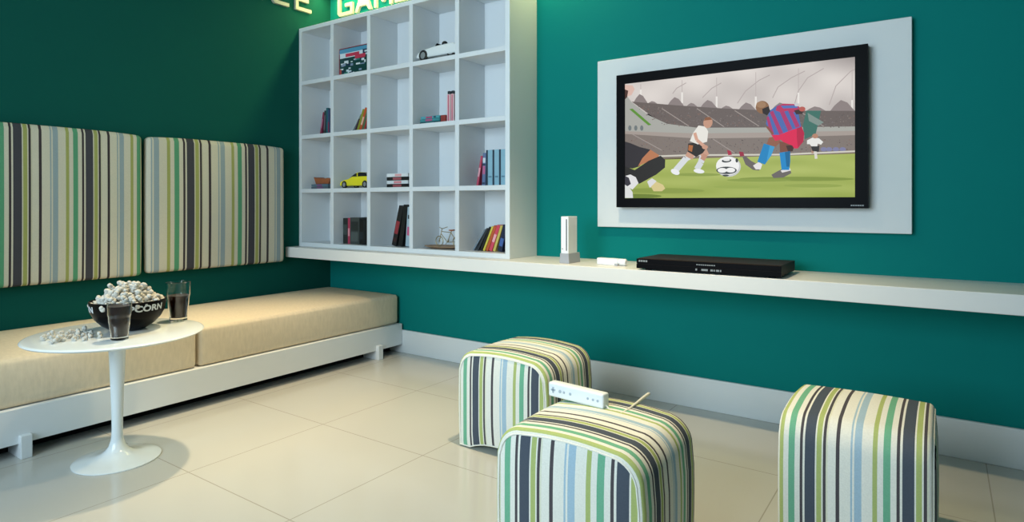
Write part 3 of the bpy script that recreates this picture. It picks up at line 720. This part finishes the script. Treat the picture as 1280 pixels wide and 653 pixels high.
# toy cars
def wheel(par, x, y, r=.028, w_=.018):
    m_ = MB(); m_.lathe([(r * .62, -w_ / 2), (r * .92, -w_ / 2), (r, -w_ * .3), (r, w_ * .3), (r * .92, w_ / 2), (r * .62, w_ / 2)], n=28, c=(x, y, r), axis='y', closed=True); o = m_.build('wheel', M['tire'], par, smooth=True)
    m_ = MB(); m_.lathe([(0, -w_ * .42), (r * .2, -w_ * .45), (r * .63, -w_ * .35), (r * .63, w_ * .35), (0, w_ * .4)], n=20, c=(x, y, r), axis='y'); m_.build('hubcap', M['hub'], o, smooth=True)
yc = empty('toy_car', (.574, -.19, R3 + .0005), 'yellow toy sports car with dark windows in the third row of the shelf unit', 'toy car', 'toy cars on the shelves')
prof = [(-.168, .018), (-.172, .036), (-.160, .052), (-.120, .064), (-.075, .070), (-.030, .088), (.150, .088), (.172, .074), (.176, .046), (.170, .018)]
m = MB(); m.prism(prof, -.062, .062); m.build('body', M['yellow'], yc, bevel=.006, smooth=True)
m = MB(); m.prism([(-.085, .068), (-.040, .094), (.000, .112), (.050, .119), (.100, .116), (.152, .086), (.10, .084), (0, .082)], -.052, .052); m.build('cabin_windows', M['toyglass'], yc, bevel=.004, smooth=True)
m = MB(); m.prism([(-.002, .1125), (.050, .120), (.100, .117), (.100, .1145), (.050, .1165), (.002, .1095)], -.050, .050); m.box(.020, .028, -.0535, .0535, .084, .115); m.build('roof', M['yellow'], yc)
for x in (-.115, .120):
    for y in (-.058, .058): wheel(yc, x, y)
m = MB(); m.box(-.1735, -.160, -.050, -.030, .040, .048); m.build('headlight', M['hub'], yc); m = MB(); m.box(-.1735, -.160, .030, .050, .040, .048); m.build('headlight', M['hub'], yc)

yc.scale = (.94, .97, .97)
wc = empty('toy_roadster', (1.388, -.215, R1 + .0005), 'white open toy roadster with driver in the top row of the shelf unit', 'toy car', 'toy cars on the shelves')
m = MB(); m.prism([(-.176, .022), (-.180, .040), (-.165, .058), (-.120, .072), (-.070, .080), (-.020, .086), (.060, .088), (.130, .090), (.168, .078), (.174, .050), (.170, .020)], -.060, .060); m.build('body', M['toywhite'], wc, bevel=.010, smooth=True)
m = MB(); m.box(-.020, .070, -.036, .036, .080, .092, bev=.004); m.build('cockpit', M['toyglass'], wc)
m = MB(); m.prism([(-.034, .086), (-.030, .088), (-.012, .108), (-.016, .108)], -.036, .036); m.build('windscreen', M['toyglass'], wc)
m = MB(); bmesh.ops.create_uvsphere(m.b, u_segments=16, v_segments=10, radius=.021, matrix=Matrix.Translation((.024, 0, .104))); m.build('driver_helmet', M['toyglass'], wc, smooth=True)
for x in (-.112, .118):
    for y in (-.056, .056): wheel(wc, x, y * (1 if x < 0 else .8), .036, .020)

# leaning and stacked volumes
g = 'slim cases in the second row, first compartment'
pack(.2215, R2, [(.020, .186, .07, '#2f3b3a', 'dark slim case between the magenta case and the blue one', [('#6c5a66', .2, .8)]),
    (.016, .178, .22, '#8c2f4c', 'magenta slim case leaning right, leftmost in the first compartment of the second row', [('#b5708a', .3, .7)])], -.22, g, 'disc_case', 'disc case')
case(.222, R2, .018, .205, .13, '#27626c', 'blue slim case standing upright beside the dark leaning case', y=-.22, name='disc_case', cat='disc case', group=g)
case(.243, R2, .016, .190, .13, '#3b4c73', 'blue grey slim case standing upright, last in the first compartment', y=-.22, name='disc_case', cat='disc case', group=g, mark=[('#8a3550', .1, .5)])
g = 'books leaning in the second row, second compartment'
pack(.763, R2, [(.028, .155, .34, '#1f2c4d', 'navy book leaning against the divider in the second row', None),
    (.016, .165, .36, '#a63a34', 'red book leaning beside the navy one in the second row', None),
    (.018, .170, .37, '#4f6b4c', 'dull green book leaning between the orange and red books', None),
    (.022, .172, .39, '#c2552c', 'orange book leaning beside the olive book', [('#e3b09a', .25, .6)]),
    (.020, .165, .41, '#8a8b2c', 'olive yellow book leaning beside the orange book', None),
    (.012, .095, .46, '#3f2436', 'small dark purple book under the leaning pale case', None),
    (.008, .150, .66, '#a9b3b3', 'thin pale case leaning furthest over in the second compartment of the second row', None)], -.24, g)
g = 'things in the fourth compartment of the second row'
flat(1.212, 1.395, R2, .018, .13, '#1e5157', 'dark teal case lying lowest in the stack in the second row', group=g, name='disc_case', cat='disc case', mark=[('#49727a', .3, .7)])
flat(1.215, 1.390, R2 + .019, .018, .13, '#3c8387', 'teal case with a pink middle lying second in the stack', group=g, name='disc_case', cat='disc case', mark=[('#b0557c', .28, .62)])
flat(1.222, 1.388, R2 + .038, .016, .13, '#4e9aa3', 'light teal case with a magenta middle lying on top of the stack', group=g, name='disc_case', cat='disc case', mark=[('#a8456c', .28, .62), ('#2f4754', .7, .8)])
flat(1.398, 1.440, R2, .052, .12, '#8f3a34', 'small brick red box beside the teal stack', group=g, name='small_box', cat='box')
for k, (x, lab) in enumerate(((1.457, 'tall pink and white figure tube with a black cap, left of the pair'), (1.489, 'tall pink and white figure tube with a black cap, right of the pair'))):
    t = empty('capped_tube', (x, -.22, R2 + .0005), lab, 'tube', 'capped tubes in the second row')
    q = MB(); q.box(-.013, .013, -.012, .012, 0, .185, bev=.002); q.build('tube', cm('#dcb7b9'), t)
    q = MB(); q.box(-.004, .004, -.0135, -.011, .006, .180); q.build('stripe', cm('#b8566b'), t)
    q = MB(); q.box(-.010, .010, -.010, .010, .185, .206, bev=.003); q.build('cap', cm('#232a30'), t)
# third row
g = 'stack in the third row, first compartment'
flat(.070, .268, R3, .018, .13, '#56646f', 'grey case lying lowest in the stack in the first compartment', group=g, name='disc_case', cat='disc case', mark=[('#7c4f78', .35, .7)])
flat(.072, .266, R3 + .019, .018, .13, '#5d7480', 'blue grey case with purple middle lying on the lowest grey case', group=g, name='disc_case', cat='disc case', mark=[('#8a4f7c', .35, .65)])
m = MB(); m.prism([(-.070, 0), (.078, 0), (.096, .040), (.070, .046), (.030, .042), (-.020, .046), (-.060, .044), (-.098, .056)], -.05, .05)
tag(m.build('clay_boat', M['orangewood'], loc=(.168, -.17, R3 + .0385), bevel=.004, smooth=True), 'small orange brown boat shaped ornament on top of the grey cases', 'ornament')
g = 'stack in the third row, third compartment'
for k, (c_, mk, lab) in enumerate((('#151719', [('#9a4b52', .3, .7)], 'black book lying lowest in the black and white stack'), ('#d7dadb', [('#d88a8f', .35, .7)], 'white book lying second from below in the black and white stack'), ('#17191b', [('#a3545a', .3, .7)], 'black book lying third from below in the black and white stack'), ('#dcdfe0', [('#dba0a3', .4, .7)], 'white book lying on top of the black and white stack'))):
    flat(.888, 1.092, R3 + k * .0245, .0235, .14, c_, lab, group=g, y=-.23, mark=mk)
g = 'cases in the third row, last compartment'
pack(1.752, R3, [(.026, .205, .04, '#5d6f92', 'blue grey case with pink label leaning a little in the third row', [('#b45f86', .35, .6), ('#1e2c3c', .62, .66), ('#2a3a4f', .05, .1), ('#c7ced6', .7, .85)]),
    (.016, .190, .19, '#b8465e', 'pink red slim case leaning left of the blue cases in the third row', [('#d99aa5', .3, .6)])], -.215, g, 'disc_case', 'disc case')
for k, (x, lab) in enumerate(((1.752, 'light blue thick case with dark spine, first of the row of upright ones'), (1.802, 'light blue thick case with dark spine, second of the row of upright ones'), (1.852, 'light blue thick case with dark spine, third of the row of upright ones'), (1.902, 'light blue thick case with dark spine, last beside the side panel'))):
    o = case(x, R3, .048, .222, .13, '#86aebf', lab, y=-.215, group=g, name='disc_case', cat='disc case')
    q = MB(); q.box(0, .013, -.0015, .0002, 0, .222); q.build('dark_spine_edge', cm('#263544'), o)
    q = MB(); q.box(.018, .042, -.0012, .0002, .05, .06); q.build('spine_label', cm('#5c7f92'), o)
# bottom row
g = 'dark books in the bottom row, second compartment'
case(.428, R4, .052, .190, .15, '#1d2423', 'thick black book, leftmost in the second compartment of the bottom row', y=-.23, group=g, mark=[('#3a4443', .35, .75)])
case(.481, R4, .024, .192, .15, '#a83350', 'crimson book standing between black books in the bottom row', y=-.23, group=g, mark=[('#d58a96', .3, .6)])
case(.506, R4, .098, .195, .15, '#3b4240', 'wide dark grey book in the bottom row beside the crimson one', y=-.23, group=g, mark=[('#4f5755', .1, .45), ('#262b2a', .5, .85)])
case(.607, R4, .045, .185, .15, '#0c0f12', 'black book standing right of the wide dark grey book', y=-.23, group=g, mark=[('#23292e', .2, .5)])
case(.654, R4, .045, .182, .15, '#101418', 'black book next to the divider in the bottom row', y=-.23, group=g)
g = 'tall books in the bottom row, third compartment'
pack(1.172, R4, [(.082, .270, .08, '#9fb3bf', 'tall pale blue book with pink label leaning beside the divider', [('#c1557e', .28, .5), ('#22303a', .7, .8)]),
    (.038, .290, .19, '#0f1214', 'tall black book leaning behind the red printed one', None),
    (.042, .285, .26, '#17181a', 'tall black book with red print leaning right in the bottom row', [('#8f2f38', .30, .62), ('#3a1e22', .1, .2)])], -.23, g)
g = 'books leaning in the bottom row, last compartment'
pack(1.957, R4, [(.040, .166, .07, '#12161f', 'black book standing by the side panel in the last compartment', None),
    (.034, .168, .27, '#18233f', 'navy book leaning beside the black one at the side panel', [('#3e5e9a', .2, .5)]),
    (.018, .170, .36, '#bfae5a', 'pale yellow book leaning right of the pink red one', None),
    (.024, .172, .39, '#c84459', 'pink red book leaning in the middle of the last compartment', [('#e7a5ad', .35, .65)]),
    (.020, .170, .41, '#b4552d', 'orange book leaning beside the yellow one in the last compartment', None),
    (.014, .168, .43, '#c9bb4a', 'yellow book leaning beside the orange one in the last compartment', None),
    (.016, .165, .46, '#17191b', 'black book leaning between the charcoal and yellow books', None),
    (.014, .160, .52, '#2a3036', 'thin charcoal book leaning beside the thin grey case', None),
    (.010, .165, .62, '#6f7f8c', 'thin grey case leaning furthest over in the last compartment', None)], -.215, g)
# wooden plate and bicycle
m = MB(); m.lathe([(0, .001), (.105, .001), (.158, .014), (.160, .018), (.150, .018), (.100, .008), (0, .008)], n=48)
for v in m.b.verts: v.co.y *= .62
tag(m.build('wooden_tray', M['wood'], smooth=True, loc=(1.375, -.170, R4)), 'oval brown wooden tray under the little bicycle in the bottom row', 'tray')
bk = empty('toy_bicycle', (1.405, -.175, R4 + .0125), 'small bronze toy bicycle standing on the wooden tray in the bottom row', 'toy bicycle')
def ringtube(r, tr, n=32): return [(r * math.cos(2 * PI * k / n), 0, r * math.sin(2 * PI * k / n)) for k in range(n + 1)]
for x in (-.075, .075):
    m = MB(); m.tube([(x + a, 0, c_ + .036) for a, b_, c_ in ringtube(.032, 0)], .0032, n=6, cap=False)
    wh = m.build('wheel', M['brass'], bk, smooth=True); m = MB()
    for k in range(6):
        a = PI * k / 6; m.tube([(x - .032 * math.cos(a), 0, .036 - .032 * math.sin(a)), (x + .032 * math.cos(a), 0, .036 + .032 * math.sin(a))], .0008, n=4)
    m.build('spokes', M['brass'], wh)
m = MB()
for a, b_ in (((-.075, 0, .036), (-.052, 0, .118)), ((-.056, 0, .100), (.028, 0, .095)), ((-.060, 0, .085), (-.005, 0, .030)), ((-.005, 0, .030), (.030, 0, .105)), ((-.005, 0, .030), (.075, 0, .036)), ((.075, 0, .036), (.027, 0, .092))): m.tube([a, b_], .0028, n=6)
m.build('frame', M['brass'], bk, smooth=True)
m = MB(); m.tube([(-.052, -.028, .128), (-.044, -.020, .124), (-.052, 0, .118), (-.044, .020, .124), (-.030, .032, .130)], .0026, n=6); m.build('handlebar', M['brass'], bk, smooth=True)
m = MB(); m.prism([(.010, .108), (.012, .113), (.052, .116), (.054, .108), (.030, .104)], -.009, .009); m.build('saddle', M['orangewood'], bk, bevel=.002)
m = MB(); m.tube([(-.005, -.006, .030), (-.016, -.006, .014)], .002, n=5); m.tube([(-.005, .006, .030), (.006, .006, .046)], .002, n=5); m.build('pedals', M['brass'], bk)
bpy.data.meshes.remove(base_me)
